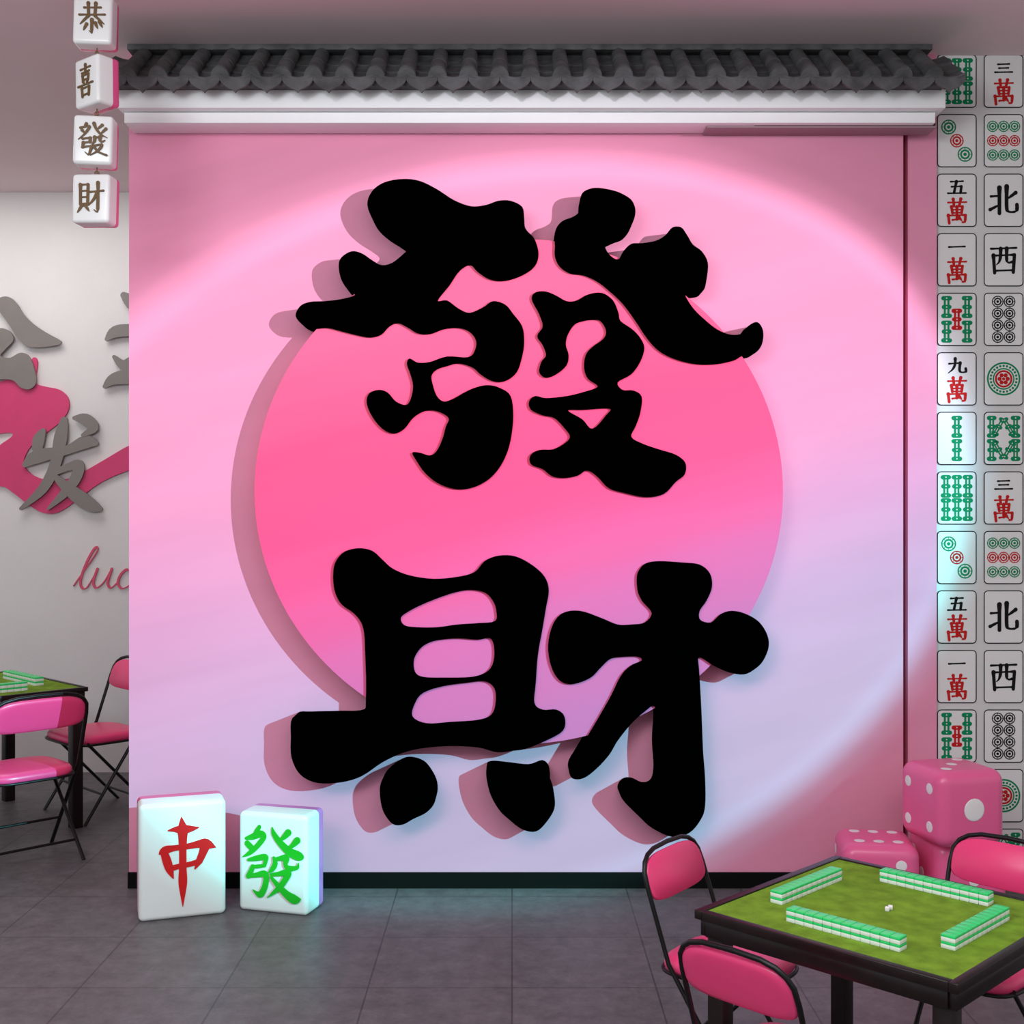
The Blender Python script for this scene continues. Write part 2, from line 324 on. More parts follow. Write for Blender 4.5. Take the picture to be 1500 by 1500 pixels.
def strip(rows,closed_end=None):
    vs=[[bm.verts.new(p) for p in r] for r in rows]
    for i in range(len(vs)-1):
        for j in range(len(vs[i])-1):
            try: bm.faces.new((vs[i][j],vs[i][j+1],vs[i+1][j+1],vs[i+1][j]))
            except: pass
    return vs
for i in range(NT):
    cx=x0r+pitch*(i+0.5)
    for (t0,t1,ra,rb) in ((-0.05,0.56,0.033,0.037),(0.50,0.98,0.034,0.040)):
        rows=[]
        for t,r in ((t0,ra),(t1,rb)):
            base=s0+su*SL*t
            rows.append([Vector((cx,0,0))+base+Vector((math.cos(a)*r,0,0))+sn*(math.sin(a)*r*1.05+0.010) for a in [math.pi*k/12 for k in range(13)]])
        vs=strip(rows)
        try: bm.faces.new(vs[1])
        except: pass
    base=s0+su*SL*1.0
    c0=Vector((cx,0,0))+base+sn*0.006
    ring=[bm.verts.new(c0+Vector((math.cos(a)*0.042,0,0))+sn*(math.sin(a)*0.042)) for a in [2*math.pi*k/20 for k in range(20)]]
    ring2=[bm.verts.new(v.co-su*0.02) for v in ring]
    bm.faces.new(ring)
    for k in range(20): bm.faces.new((ring[k],ring[(k+1)%20],ring2[(k+1)%20],ring2[k]))
for i in range(NT+1):
    cx=x0r+pitch*i
    hw=pitch/2
    for (t0,t1) in ((-0.05,0.36),(0.34,0.70),(0.68,1.03)):
        rows=[]
        for t,lift in ((t0,0.0),(t1,0.012)):
            base=s0+su*SL*t
            rows.append([Vector((cx+hw*u,0,0))+base+sn*(0.018*u*u-0.012+lift) for u in [-1+2*k/8 for k in range(9)]])
        rows.append([p-sn*0.012 for p in rows[1]])
        strip(rows)
    base=s0+su*SL*1.03
    top=[];bot=[]
    us=[-1+2*k/16 for k in range(17)]
    for u in us:
        b0=Vector((cx+hw*0.99*u,0,0))+base
        au=abs(u)
        zt=0.022*u*u+0.008
        zb=-0.008-0.040*math.cos(au*math.pi/2)**0.7-(0.014*max(0,1-au/0.2))
        top.append(b0+Vector((0,0,zt))); bot.append(b0+Vector((0,-0.006,zb)))
    fr=strip([top,bot]); strip([[p+Vector((0,0.012,0)) for p in bot],[p+Vector((0,0.012,0)) for p in top]]); strip([bot,[p+Vector((0,0.012,0)) for p in bot]])
me=bpy.data.meshes.new('roof'); bmesh.ops.recalc_face_normals(bm,faces=bm.faces); bm.to_mesh(me); bm.free()
me.transform(Matrix.Translation(-roof.location)); me.shade_smooth()
try: me.set_sharp_from_angle(angle=math.radians(40))
except: pass
add('clay_tiles',me,M_roof,roof)
rbx('roof_ridge',x0r-0.005,x1r+0.005,5.575,5.655,3.872,3.898,M_roof)
bm=bmesh.new()
pr=[(5.65,3.875),(5.60,3.838),(5.36,3.658),(5.36,3.642),(5.65,3.642)]
a=[bm.verts.new((x0r,p[0],p[1])) for p in pr]; b=[bm.verts.new((x1r,p[0],p[1])) for p in pr]
bm.faces.new(a); bm.faces.new(b[::-1])
for i in range(5): bm.faces.new((a[i],b[i],b[(i+1)%5],a[(i+1)%5]))
bmesh.ops.recalc_face_normals(bm,faces=bm.faces)
me=bpy.data.meshes.new('deck'); bm.to_mesh(me); bm.free(); me.transform(Matrix.Translation(-roof.location)); add('eave_deck',me,M_roof,roof)
# ---------------------------------------------------------------- wallpaper
d=5.722; K=d/F
wp=MB()
def bone(s,cx,cy,L,w,z,m,ang=0):
    s.e=0
    ca,sa=math.cos(ang),math.sin(ang)
    def T(x,y): return (cx+x*ca-y*sa, cy+x*sa+y*ca)
    for yy,ww in ((L/2*0.86,w),(-L/2*0.86,w),(0,w*0.85)):
        a=T(-ww*0.40,yy);b=T(ww*0.40,yy); s.ribbon([(a[0],a[1],L*0.22),(b[0],b[1],L*0.22)],z,m,8)
        c=T(0,yy); s.disc(c[0],c[1],L*0.035,z+0.0006,M_pcard,8)
    for sx in (-1,1):
        a=T(sx*w*0.22,L/2*0.86);b=T(sx*w*0.22,-L/2*0.86); s.ribbon([(a[0],a[1],w*0.26),(b[0],b[1],w*0.26)],z,m,6)
def dot(s,cx,cy,r,z,m):
    s.ring(cx,cy,r*0.83,r,z,m); s.ring(cx,cy,r*0.42,r*0.66,z,m,16); s.disc(cx,cy,r*0.24,z,m,8)
    for k in range(8):
        a=k*math.pi/4; s.disc(cx+r*0.76*math.cos(a),cy+r*0.76*math.sin(a),r*0.07,z,m,6)
def wtile(s,kind,x0,y0):
    x1=x0+58;y1=y0+78
    X0,X1,Y0,Y1=PX(x0,d),PX(x1,d),PZ(y1,d),PZ(y0,d)
    s.e=0
    s.face(rr(X0,X1,Y0,Y1,6*K),0.0006,M_pcard)
    s.rect_outline(X0,X1,Y0,Y1,6*K,1.4*K,0.0012,M_pblack)
    cx=(X0+X1)/2; cy=(Y0+Y1)/2; z=0.0014
    g=lambda n,dx,dy,w,h,bw,m: s.glyph(n,cx+dx*K,cy-dy*K,w*K,h*K,bw*K,z,m)
    if kind in('san','wu','yi','jiu'):
        hh={'san':20,'wu':24,'yi':20,'jiu':24}[kind]
        g(kind,0,-19,30 if kind!='yi' else 28,hh,3.7,M_pblack); g('wan',0,16,36,38,3.8,M_pred)
    elif kind=='bei': g('bei',0,0,44,46,5.2,M_pblack)
    elif kind=='xi': g('xi',0,0,44,46,4.6,M_pblack)
    elif kind=='d3':
        dot(s,cx-12*K,cy+20*K,11*K,z,M_pgreen); dot(s,cx,cy,10*K,z,M_pred); dot(s,cx+12*K,cy-20*K,11*K,z,M_pgreen)
    elif kind=='d9':
        for r,m in ((-1,M_pgreen),(0,M_pred),(1,M_pgreen)):
            for c in (-1,0,1): dot(s,cx+c*16*K,cy-r*21*K,8.3*K,z,m)
    elif kind=='d8':
        for r in range(4):
            for c in (-1,1): dot(s,cx+c*8.7*K,cy+(r-1.5)*17.3*K,8.6*K,z,M_pblack)
    elif kind=='d1':
        s.ring(cx,cy,22*K,24.5*K,z,M_pgreen,32); s.ring(cx,cy,14*K,16*K,z,M_pgreen,24)
        for k in range(24):
            a=k*math.pi/12; s.disc(cx+19*K*math.cos(a),cy+19*K*math.sin(a),1.9*K,z,M_pgreen,6)
        s.ring(cx,cy,10*K,12.8*K,z,M_pred,24)
        for k in range(6):
            a=k*math.pi/3; s.disc(cx+6*K*math.cos(a),cy+6*K*math.sin(a),3.2*K,z,M_pred,8)
        s.disc(cx,cy,2.4*K,z,M_pred,8)
    elif kind=='b6':
        for r in (-1,1):
            for c in (-1,0,1): bone(s,cx+c*16*K,cy+r*17*K,31*K,11*K,z,M_pgreen)
    elif kind=='b5':
        for r in (-1,1):
            for c in (-1,1): bone(s,cx+c*15*K,cy+r*18*K,30*K,12*K,z,M_pgreen)
        bone(s,cx,cy,29*K,12*K,z,M_pred)
    elif kind=='b2':
        for r in (-1,1): bone(s,cx,cy+r*17*K,30*K,12*K,z,M_pgreen)
    elif kind=='b8':
        for r in (-1,1):
            for c in (-1,1):
                bone(s,cx+c*17.5*K,cy+r*17*K,30*K,10*K,z,M_pgreen)
                bone(s,cx+c*7*K,cy+r*17*K,26*K,8*K,z,M_pgreen,ang=c*r*0.52)
cols=[['b6','d3','wu','yi','b5','jiu','b2'],['san','d9','bei','xi','d8','d1','b8']]
for r in range(14):
    for c,xx in ((0,1372.5),(1,1441),(0,1509.5),(1,1578)):
        wtile(wp,cols[c][r%7],xx,80+87.2*r)
wpo=add('mahjong_wallpaper',wp.mesh()); wpo.location=(0,d,0)
tag(wpo,'wallpaper printed with rows of mahjong tile faces beside pink wall','wallpaper')
# ---------------------------------------------------------------- back wall letters
bd=8.165
def bw(p): return (PX(p[0],bd),PZ(p[1],bd))
def shift_obj(name,me,m,label,cat,x,z,grp=None,y=8.168):
    me.transform(Matrix.Translation((-x,0,-z)))
    o=add(name,me,m); o.location=(x,y,z); tag(o,label,cat,grp); return o
rib=[(-80,590),(-40,575),(0,560),(22,553),(38,542),(50,524),(56,530),(54,548),(54,562),(70,567),(88,571),(100,582),(102,598),(92,616),(72,632),(52,648),(40,664),(36,680),(46,694),(64,702),(88,704),(114,696),(150,676),(200,648),(260,630),(260,674),(200,686),(150,706),(112,734),(85,751),(64,751),(44,740),(18,720),(0,712),(-60,712),(-60,672),(-20,666),(4,650),(20,638),(10,634),(-30,642),(-80,652)]
me=plate([[bw(p) for p in rib]],0.02,3); shift_obj('ribbon_panel',me,M_wpink,'raspberry pink brush ribbon shape on white plaster wall','wall decoration',PX(60,bd),PZ(660,bd))
def letter2(cx,cy,strokes,lab,polys=(),offy=0.042):
    kk=bd/F; s=MB(0.018)
    for st in strokes:
        q=catmull(st,5,False)
        s.ribbon([((a[0]-cx)*kk,(cy-a[1])*kk,a[2]*kk) for a in q],0,M_grey,14)
    me=s.mesh()
    if polys:
        me=join_mesh([(me,[M_grey],None)]+[(plate([[((x-cx)*kk,(cy-y)*kk) for x,y in p]],0.018,4),[M_grey],Matrix.Translation((0,0.018,0))) for p in polys])
    o=add('wall_character',me); o.location=(PX(cx,bd),8.168-offy,PZ(cy,bd)); tag(o,lab,'wall character','grey wall characters')
letter2(0,510,[[(-38,440,20),(-58,480,18),(-98,510,6)]],'thick grey raised Chinese character on white plaster wall',
 polys=[[(-6,446),(2,438),(15,436),(27,445),(37,461),(51,475),(70,488),(90,499),(91,505),(72,509),(46,509),(29,496),(18,479),(6,462)],
        [(-60,545),(-30,522),(-10,492),(4,482),(18,487),(23,499),(12,512),(4,522),(18,525),(32,518),(44,521),(52,537),(56,561),(46,571),(33,568),(22,558),(0,557),(-40,565)]])
letter2(92,680,[[(66,632,8),(60,644,17),(58,660,14),(66,668,8)],[(40,681,8),(58,669,20),(100,660,13),(128,648,19),(144,650,6)],
 [(97,616,10),(92,640,19),(84,680,16),(66,716,14),(34,745,5)],[(84,692,9),(104,684,11),(118,682,16),(114,700,16),(98,722,13),(74,745,4)],[(80,694,5),(96,710,14),(118,728,21),(136,740,19),(150,746,6)],
 [(112,613,6),(128,615,17),(140,627,14),(124,638,5)]],'grey raised Chinese character over raspberry ribbon shape')
letter2(225,500,[[(184,434,10),(200,446,24),(226,452,26),(262,450,16)],[(159,498,6),(172,487,17),(200,484,18),(260,478,22)],[(170,524,6),(184,536,15),(200,530,18),(226,520,14)],[(156,567,6),(170,556,17),(200,552,22),(280,548,22)],[(226,480,20),(226,560,20)]],'grey raised Chinese character partly hidden behind pink wall')
s=MB(0.01); kk=bd/F
pths=[[(108,858),(122,838),(138,815),(144,804),(139,803),(128,822),(119,846),(119,859),(127,861),(140,840),(143,833)],
[(143,833),(137,852),(141,861),(152,853),(164,833)],[(164,833),(158,853),(163,861),(175,850)],
[(192,840),(186,834),(177,842),(173,854),(179,862),(190,857),(200,845)],
[(200,858),(214,828),(224,806),(216,812),(204,850),(200,862)],[(206,848),(220,836),(212,848),(222,861),(232,850)],
[(236,834),(232,852),(240,860),(252,836)],[(252,836),(244,868),(234,884),(228,880),(244,862),(262,848)]]
for p in pths:
    q=catmull(p,5,False)
    out=[]
    for i,a in enumerate(q):
        b=q[min(i+1,len(q)-1)]; down=1 if b[1]>a[1] else 0
        out.append(((a[0]-150)*kk,-(a[1]-840)*kk,(3.4 if down else 1.6)*kk))
    s.ribbon(out,0.008,M_spink,8)
o=add('script_lettering',s.mesh()); o.location=(PX(150,bd),8.166,PZ(840,bd)); tag(o,'pink cursive script lettering reading lucky on white wall','lettering')
# ---------------------------------------------------------------- big mahjong tiles
def split_meshes(w,t,h,r,frac):
    out=[]
    ys=-t/2+t*frac
    for keep in (0,1):
        bm=bmesh.new(); bmesh.ops.create_cube(bm,size=1)
        for v in bm.verts: v.co=Vector((v.co.x*w,v.co.y*t,(v.co.z+0.5)*h))
        bmesh.ops.bevel(bm,geom=list(bm.edges),offset=r,segments=5,affect='EDGES',profile=0.5)
        res=bmesh.ops.bisect_plane(bm,geom=list(bm.verts)+list(bm.edges)+list(bm.faces),plane_co=(0,ys,0),plane_no=(0,1,0),clear_outer=(keep==0),clear_inner=(keep==1))
        ed=[e for e in res['geom_cut'] if isinstance(e,bmesh.types.BMEdge)]
        bmesh.ops.contextual_create(bm,geom=ed)
        me=bpy.data.meshes.new('t'); bm.to_mesh(me); bm.free(); me.shade_smooth()
        try: me.set_sharp_from_angle(angle=math.radians(45))
        except: pass
        out.append(me)
    return out
def big_tile(loc,rot,w,t,h,backm,frac,lab,draw,r=0.022):
    e=empty('mahjong_tile',loc,rot); tag(e,lab,'mahjong tile','giant mahjong tiles on the floor')
    a,b=split_meshes(w,t,h,r,frac)
    add('tile_body',a,M_tile,e); add('tile_back',b,backm,e)
    s=MB(0.002); draw(s); o=add('tile_character',s.mesh(),None,e); o.location=(0,-t/2,h/2)
    return e
def draw_zhong(s):
    k=0.00285
    def rb(pts):
        q=catmull(pts,4,False)
        s.ribbon([((x-268)*k,(1260-y)*k,max(w,0.5)*k) for x,y,w in q],0.002,M_red,16)
    rb([(266,1194,1),(267,1204,9),(268,1214,15),(268,1226,13),(268,1244,11),(268,1270,11),(268,1290,13),(268,1304,10),(268,1329,1)])
    rb([(247,1213,2),(257,1212,8),(268,1213,14),(279,1213,10),(291,1212,2)])
    rb([(234,1247,2),(242,1242,12),(256,1240,9),(276,1239,9),(292,1237,12),(302,1238,16),(316,1244,2)])
    rb([(241,1246,11),(245,1259,13),(249,1272,11),(254,1285,2)])
    rb([(301,1241,15),(297,1252,12),(292,1263,10),(286,1274,2)])
    rb([(248,1271,9),(262,1268,8),(280,1266,8),(293,1263,9)])
pl=Vector((PX(203,5.17),5.17,0)); pr_=Vector((PX(331,5.29),5.29,0)); ctr=(pl+pr_)/2; dirv=(pr_-pl).normalized(); nrm=Vector((-dirv.y,dirv.x,0))
big_tile(ctr+nrm*0.10,(0,0,math.atan2(dirv.y,dirv.x)),(pr_-pl).length,0.20,0.500,M_tpink,0.62,'giant white mahjong tile with red character and pink back',draw_zhong)
def draw_fa(s):
    k=0.00308
    def rb(pts):
        q=catmull(pts,5,False)
        s.ribbon([((x-399)*k,(1262-y)*k,max(w*1.1,0.4)*k) for x,y,w in q],0.002,M_green,14)
    rb([(358,1229,4),(368,1226,8),(381,1221,9),(386,1225,7),(377,1237,7),(364,1249,6),(352,1256,1)])
    rb([(360,1236,8),(366,1241,8),(371,1243,3)])
    rb([(379,1211,5),(375,1217,6),(370,1222,2)])
    rb([(399,1211,2),(402,1220,7),(412,1232,9),(426,1243,11),(440,1248,12),(447,1249,2)])
    rb([(424,1216,9),(416,1224,6),(408,1229,2)])
    rb([(438,1226,9),(430,1234,6),(422,1239,2)])
    rb([(362,1259,4),(374,1256,7),(388,1253,8),(389,1258,6),(387,1265,5)])
    rb([(369,1268,4),(378,1267,5),(388,1265,4)])
    rb([(369,1268,6),(366,1275,7),(362,1282,7)])
    rb([(361,1282,5),(373,1280,6),(387,1277,9),(390,1284,8),(387,1297,8),(380,1307,8),(369,1301,1)])
    rb([(402,1253,4),(404,1261,7),(399,1270,6),(393,1275,1)])
    rb([(403,1255,4),(412,1253,6),(421,1252,9),(420,1261,6),(425,1266,7),(438,1264,5),(440,1257,1)])
    rb([(398,1277,4),(410,1275,6),(424,1272,9),(420,1282,8),(409,1296,7),(392,1310,1)])
    rb([(398,1281,4),(408,1291,7),(422,1303,10),(434,1309,12),(443,1308,2)])
pl=Vector((PX(349,5.34),5.34,0)); pr_=Vector((PX(450,5.25),5.25,0)); ctr=(pl+pr_)/2; dirv=(pr_-pl).normalized(); nrm=Vector((-dirv.y,dirv.x,0))
big_tile(ctr+nrm*0.09,(0,0,math.atan2(dirv.y,dirv.x)),(pr_-pl).length,0.18,0.435,M_tpurple,0.66,'giant white mahjong tile with green character and mauve back',draw_fa)
# ---------------------------------------------------------------- hanging tiles
hd=4.95
hang=empty('hanging_tile_garland',(PX(142,hd),hd,CZ)); tag(hang,'string of four white mahjong tiles with gold characters on ceiling','hanging decoration')
q=hd/5.30
ha,hb=split_meshes(0.168*q,0.115*q,0.212*q,0.016*q,0.66)
for i,(px,py,yaw,roll,g,hh) in enumerate(((140,35,2,1.5,'gong',1),(143,124,-36,-1,'xi2',1.04),(140,210,4,1.5,'fa',1),(140,295,-6,1.5,'cai',1))):
    z=PZ(py,hd)-CZ; x=PX(px,hd)-hang.location.x
    e=add('mahjong_tile',ha,M_tile,hang); e.location=(x,0,z-0.106*q); e.rotation_euler=(0,math.radians(roll),math.radians(yaw))
    b=add('tile_back',hb,M_tpink,e)
    s=MB(0.004); s.glyph(g,0,0,0.124*q,0.142*q,0.0120*q,0.004,M_gold); c=add('tile_character',s.mesh(),None,e); c.location=(0,-0.0575*q,0.106*q)
me=tube([[(0,0,0),(0,0,PZ(330,hd)-CZ)]],0.0025,2); cord=add('hanging_cord',me,M_gold,hang)
for py in (79,167,254):
    add('cord_ring',tube([[(0.008*math.cos(a),0,PZ(py,hd)-CZ+0.011*math.sin(a)) for a in [2*math.pi*k/14 for k in range(15)]]],0.0022,2),M_gold,hang)
# ---------------------------------------------------------------- dice
def pipmesh(rad):
    bm=bmesh.new(); bmesh.ops.create_uvsphere(bm,u_segments=20,v_segments=10,radius=rad)
    bmesh.ops.transform(bm,matrix=Matrix.Diagonal((1,1,0.06,1)),verts=bm.verts)
    mm=bpy.data.meshes.new('p'); bm.to_mesh(mm); bm.free(); mm.shade_smooth(); mm.materials.append(M_pip); return mm
def die(loc,yaw,size,faces,lab):
    e=add('dice',rbox(size,size,size,size*0.17,8,(0,0,size/2)),M_die); e.location=loc; e.rotation_euler=(0,0,math.radians(yaw)); tag(e,lab,'dice','giant pink dice')
    h=size/2; pos={1:[(0,0)],2:[(-1,-1),(1,1)],3:[(-1,-1),(0,0),(1,1)],4:[(-1,-1),(1,1),(-1,1),(1,-1)],5:[(-1,-1),(1,1),(-1,1),(1,-1),(0,0)],6:[(-1,-1),(1,1),(-1,1),(1,-1),(-1,0),(1,0)]}
    ax={'front':(Vector((0,-1,0)),Vector((1,0,0)),Vector((0,0,1))),'left':(Vector((-1,0,0)),Vector((0,1,0)),Vector((0,0,1))),'right':(Vector((1,0,0)),Vector((0,1,0)),Vector((0,0,1))),'top':(Vector((0,0,1)),Vector((0,1,0)),Vector((1,0,0)))}
    for fn,n in faces.items():
        nn,u,v=ax[fn]
        pm=pipmesh(size*(0.15 if n==1 else 0.072))
        for (a,b) in pos[n]:
            p=Vector((0,0,h))+nn*h+u*(a*size*0.25)+v*(b*size*0.25)
            o=add('pip',pm,None,e); o.location=p; o.rotation_mode='QUATERNION'; o.rotation_quaternion=nn.to_track_quat('Z','Y')
    return e
S=0.325
die((PX(1287,5.3),5.34,0),-8,S,{'top':6,'front':2,'left':3},'giant pink dice showing six white pips on top, on floor')
die((PX(1287,5.3)+0.37,5.38,0),6,S,{'top':4,'front':5,'left':3},'giant pink dice on floor beneath another dice')
die((PX(1394,5.3)+0.0,5.30,S+0.001),14,0.325,{'front':1,'top':3,'left':4,'right':2},'giant pink dice with one large pip stacked on two others')
# ---------------------------------------------------------------- tables
def make_table(TS,TH,lw):
    e=empty('mahjong_table')
    h=TS/2
    fr=[]
    w=0.024
    for (cx,cy,sx,sy) in ((0,h-w/2,TS,w),(0,-h+w/2,TS,w),(h-w/2,0,w,TS-2*w),(-h+w/2,0,w,TS-2*w)):
        fr.append((rbox(sx,sy,0.024,0.002,2),[M_wood],Matrix.Translation((cx,cy,TH-0.012))))
    add('table_rim',join_mesh(fr),None,e)
    add('felt_top',rbox(TS-2*w,TS-2*w,0.016,0),M_felt,e,(0,0,TH-0.012))
    ap=[]
    for (cx,cy,sx,sy) in ((0,h-0.02,TS-0.03,0.02),(0,-h+0.02,TS-0.03,0.02),(h-0.02,0,0.02,TS-0.06),(-h+0.02,0,0.02,TS-0.06)):
        ap.append((rbox(sx,sy,0.045,0.001,1),[M_wood],Matrix.Translation((cx,cy,TH-0.024-0.0225))))
    add('table_apron',join_mesh(ap),None,e)
    for sx in (-1,1):
        for sy in (-1,1):
            add('leg',rbox(lw,lw,TH-0.03,0.003,2),M_wood,e,(sx*(h-0.05),sy*(h-0.05),(TH-0.03)/2))
    return e
TC=(1.01,3.27); THN=0.68; THF=0.78
T1=make_table(0.735,THN,0.05); T1.location=(TC[0],TC[1],0); T1.rotation_euler=(0,0,math.radians(45)); tag(T1,'square black wood mahjong table with green felt and tile walls','table','mahjong tables')
FS=1.0; FC=(-2.35-FS*0.7071,6.74)
T2=make_table(FS,THF,0.06); T2.location=(FC[0],FC[1],0); T2.rotation_euler=(0,0,math.radians(45)); tag(T2,'square black wood mahjong table with green felt near plaster wall','table','mahjong tables')
def clone(root):
    new=root.copy(); COL.objects.link(new)
    def rec(o,n):
        for c in [x for x in bpy.data.objects if x.parent==o]:
            k=c.copy(); COL.objects.link(k); k.parent=n; rec(c,k)
    rec(root,new)
    return new
def mk_small(q):
    bmw=rbox(0.0235*q,0.034*q,0.010*q,0.0015,2,(0,0,0.005*q)); bmg=rbox(0.0235*q,0.034*q,0.0065*q,0.0015,2,(0,0,0.0125*q))
    mt=join_mesh([(bmw,[M_mw],None),(bmg,[M_mg],None)]); mt.shade_smooth()
    try: mt.set_sharp_from_angle(angle=math.radians(40))
    except: pass
    return mt
def wall_tiles(C,grp,off,q,th,n=12):
    mt=mk_small(q)
    for k,(dx,dy,al) in enumerate(((-1,-1,0.012),(1,1,0.016),(-1,1,0),(1,-1,0))):
        out=Vector((dx,dy,0)).normalized(); al_d=Vector((-out.y,out.x,0))
        if al_d.x<0: al_d=-al_d
        ang=math.atan2(al_d.y,al_d.x)
        for i in range(n):
            for lay in (0,1):
                p=Vector(C)+out*off+al_d*(al+(i-(n-1)/2)*0.0243*q)
                px=750+p.x*F/p.y
                if px<-12 or px>1515: continue
                o=bpy.data.objects.new('mahjong_game_tile',mt); COL.objects.link(o)
                o.location=(p.x,p.y,th-0.004+lay*0.0160*q); o.rotation_euler=(0,0,ang)
                tag(o,'small ivory mahjong tile with bright green back, stacked face down','mahjong tile',grp)
wall_tiles((TC[0],TC[1],0),'mahjong tile walls on the near table',0.245,1.1,THN)
wall_tiles((FC[0],FC[1],0),'mahjong tile walls on the far table',0.34,1.5,THF)
for (dx,dy,r) in ((0.0,0.0,20),(0.012,0.012,50)):
    o=add('small_dice',rbox(0.012,0.012,0.012,0.002,2,(0,0,0.006)),M_pip); o.location=(TC[0]+dx,TC[1]+dy,THN-0.004); o.rotation_euler=(0,0,r); tag(o,'tiny white dice on green felt table top','dice','tiny white dice')
# ---------------------------------------------------------------- chairs
def make_chair():
    e=empty('folding_chair')
    w=0.215; top=0.86
    def P(t,x):
        return (x, 0.20-0.44*min(t,0.55)/0.55*0.72-(0.13*max(0,t-0.55)/0.45), t*top)
    left=[P(t,-w) for t in (0,0.15,0.3,0.45,0.55,0.65,0.75,0.86)]
    cr=[]
    for k in range(0,11):
        a=math.pi-math.pi*k/10
        x=math.cos(a); x=math.copysign(abs(x)**0.6,x)
        z=0.86+0.14*(max(0,math.sin(a))**0.7)
        cr.append(P(z,x*w))
    right=[P(t,w) for t in (0.86,0.75,0.65,0.55,0.45,0.3,0.15,0)]
    add('chair_frame',tube([left+cr[1:-1]+right],0.009,3),M_tube,e)
    rl=[(-w+0.025,0.17,0.44),(-w+0.025,-0.24,0.0)]
    rr2=[(w-0.025,0.17,0.44),(w-0.025,-0.24,0.0)]
    add('rear_leg',tube([rl],0.0085,3),M_tube,e); add('rear_leg',tube([rr2],0.0085,3),M_tube,e)
    for br in ([(-w,P(0.18,0)[1],0.18*top),(w,P(0.18,0)[1],0.18*top)],[(-w+0.025,-0.155,0.09),(w-0.025,-0.155,0.09)],[(-w+0.025,0.15,0.42),(w-0.025,0.15,0.42)]):
        add('crossbar',tube([br],0.007,2),M_tube,e)
    out=[]
    for k in range(40):
        a=2*math.pi*k/40; c,s_=math.cos(a),math.sin(a)
        x=math.copysign(abs(c)**0.45,c)*0.195*(1-0.06*(-s_ if s_<0 else 0)); y=math.copysign(abs(s_)**0.45,s_)*0.215
        out.append((x,y))
    def pad(out,z0,z1,dome,m,nm,xf=None):
        bm=bmesh.new(); rings=[]
        for sc_,z in ((0.97,z0),(1.0,z0+0.25*(z1-z0)),(1.0,z0+0.65*(z1-z0)),(0.96,z1-0.001),(0.8,z1+dome*0.5),(0.5,z1+dome*0.85),(0.2,z1+dome)):
            rings.append([bm.verts.new((x*sc_,y*sc_,z)) for x,y in out])
        for i in range(len(rings)-1):
            for j in range(len(out)):
                bm.faces.new((rings[i][j],rings[i][(j+1)%len(out)],rings[i+1][(j+1)%len(out)],rings[i+1][j]))
        bm.faces.new(rings[0][::-1]); bm.faces.new(rings[-1])
        me=bpy.data.meshes.new('p'); bm.to_mesh(me); bm.free()
        if xf is not None: me.transform(xf)
        me.shade_smooth(); return add(nm,me,m,e)
    so=pad(out,0.430,0.473,0.012,M_vinyl,'seat'); so.location=(0,0.02,0)
    add('seat_rim',tube([[(x*1.02,y*1.02+0.02,0.430) for x,y in out]],0.007,2,True),M_tube,e)
    bo=[]
    for k in range(40):
        a=2*math.pi*k/40; c,s_=math.cos(a),math.sin(a)
        x=math.copysign(abs(c)**0.5,c)*0.208; y=math.copysign(abs(s_)**(0.75 if s_>0 else 0.45),s_)*(0.098 if s_>0 else 0.075)
        bo.append((x,y))
    p1=Vector(P(0.78,0)); p2=Vector(P(0.98,0)); up=(p2-p1).normalized(); nf=Vector((0,up.z,-up.y))
    xf=Matrix(((1,0,0,0),(0,up.y,-nf.y,0),(0,up.z,-nf.z,0),(0,0,0,1)))
    cen=Vector(P(0.87,0))
    xf=Matrix.Translation(cen)@xf
    pad(bo,-0.011,0.009,0.004,M_vinyl,'backrest',xf)
    return e
C0=make_chair()
def place(ch,back,f,sc_,lab,wx=1.0):
    f=Vector((f[0],f[1],0)).normalized(); b=Vector((back[0],back[1],0))
    c=b+f*0.25*sc_
    ch.scale=(sc_*wx,sc_,sc_)
    ch.location=c; ch.rotation_euler=(0,0,math.atan2(f.y,f.x)-math.pi/2); tag(ch,lab,'chair','pink folding chairs')
clist=[((0.49,3.86),(0.80,-0.60),0.82,'pink padded folding chair with black frame near pink wall',1.0),
((0.52,2.90),(0.707,0.707),0.82,'pink folding chair with rounded back and black tube frame',0.95),
((1.58,3.86),(-0.707,-0.707),0.83,'pink folding chair with black frame beside giant dice',1.0),
((-2.24,7.28),(-0.707,-0.707),1.02,'pink folding chair by far table near plaster wall',1.18),
((-2.30,5.95),(-0.707,0.707),0.99,'pink folding chair at far table, half lit by spotlight',1.16)]
chs=[C0]+[clone(C0) for _ in range(4)]
for ch,(b,f,s_,l,wx) in zip(chs,clist): place(ch,b,f,s_,l,wx)
# ---------------------------------------------------------------- lights
w=bpy.data.worlds.new('world'); sc.world=w; w.use_nodes=True
w.node_tree.nodes['Background'].inputs[0].default_value=(0.99,0.96,0.99,1); w.node_tree.nodes['Background'].inputs[1].default_value=0.58
def area(name,loc,target,sx,sy,power,col):
    l=bpy.data.lights.new(name,'AREA'); l.shape='RECTANGLE'; l.size=sx; l.size_y=sy; l.energy=power; l.color=col
    o=bpy.data.objects.new(name,l); COL.objects.link(o); o.location=loc
    o.rotation_euler=(Vector(target)-Vector(loc)).to_track_quat('-Z','Y').to_euler(); return o
area('added_overhead_fill',(0.3,1.6,3.85),(0.3,3.0,0),3.5,1.6,75,(1.0,0.97,0.99))  # unseen area light added overhead as general fill, no lamp panel modelled
area('added_front_fill',(-2.2,0.4,3.5),(-0.6,5.66,3.6),2.2,1.2,95,(0.88,0.96,1.0))  # unseen fill light added to brighten front-facing surfaces
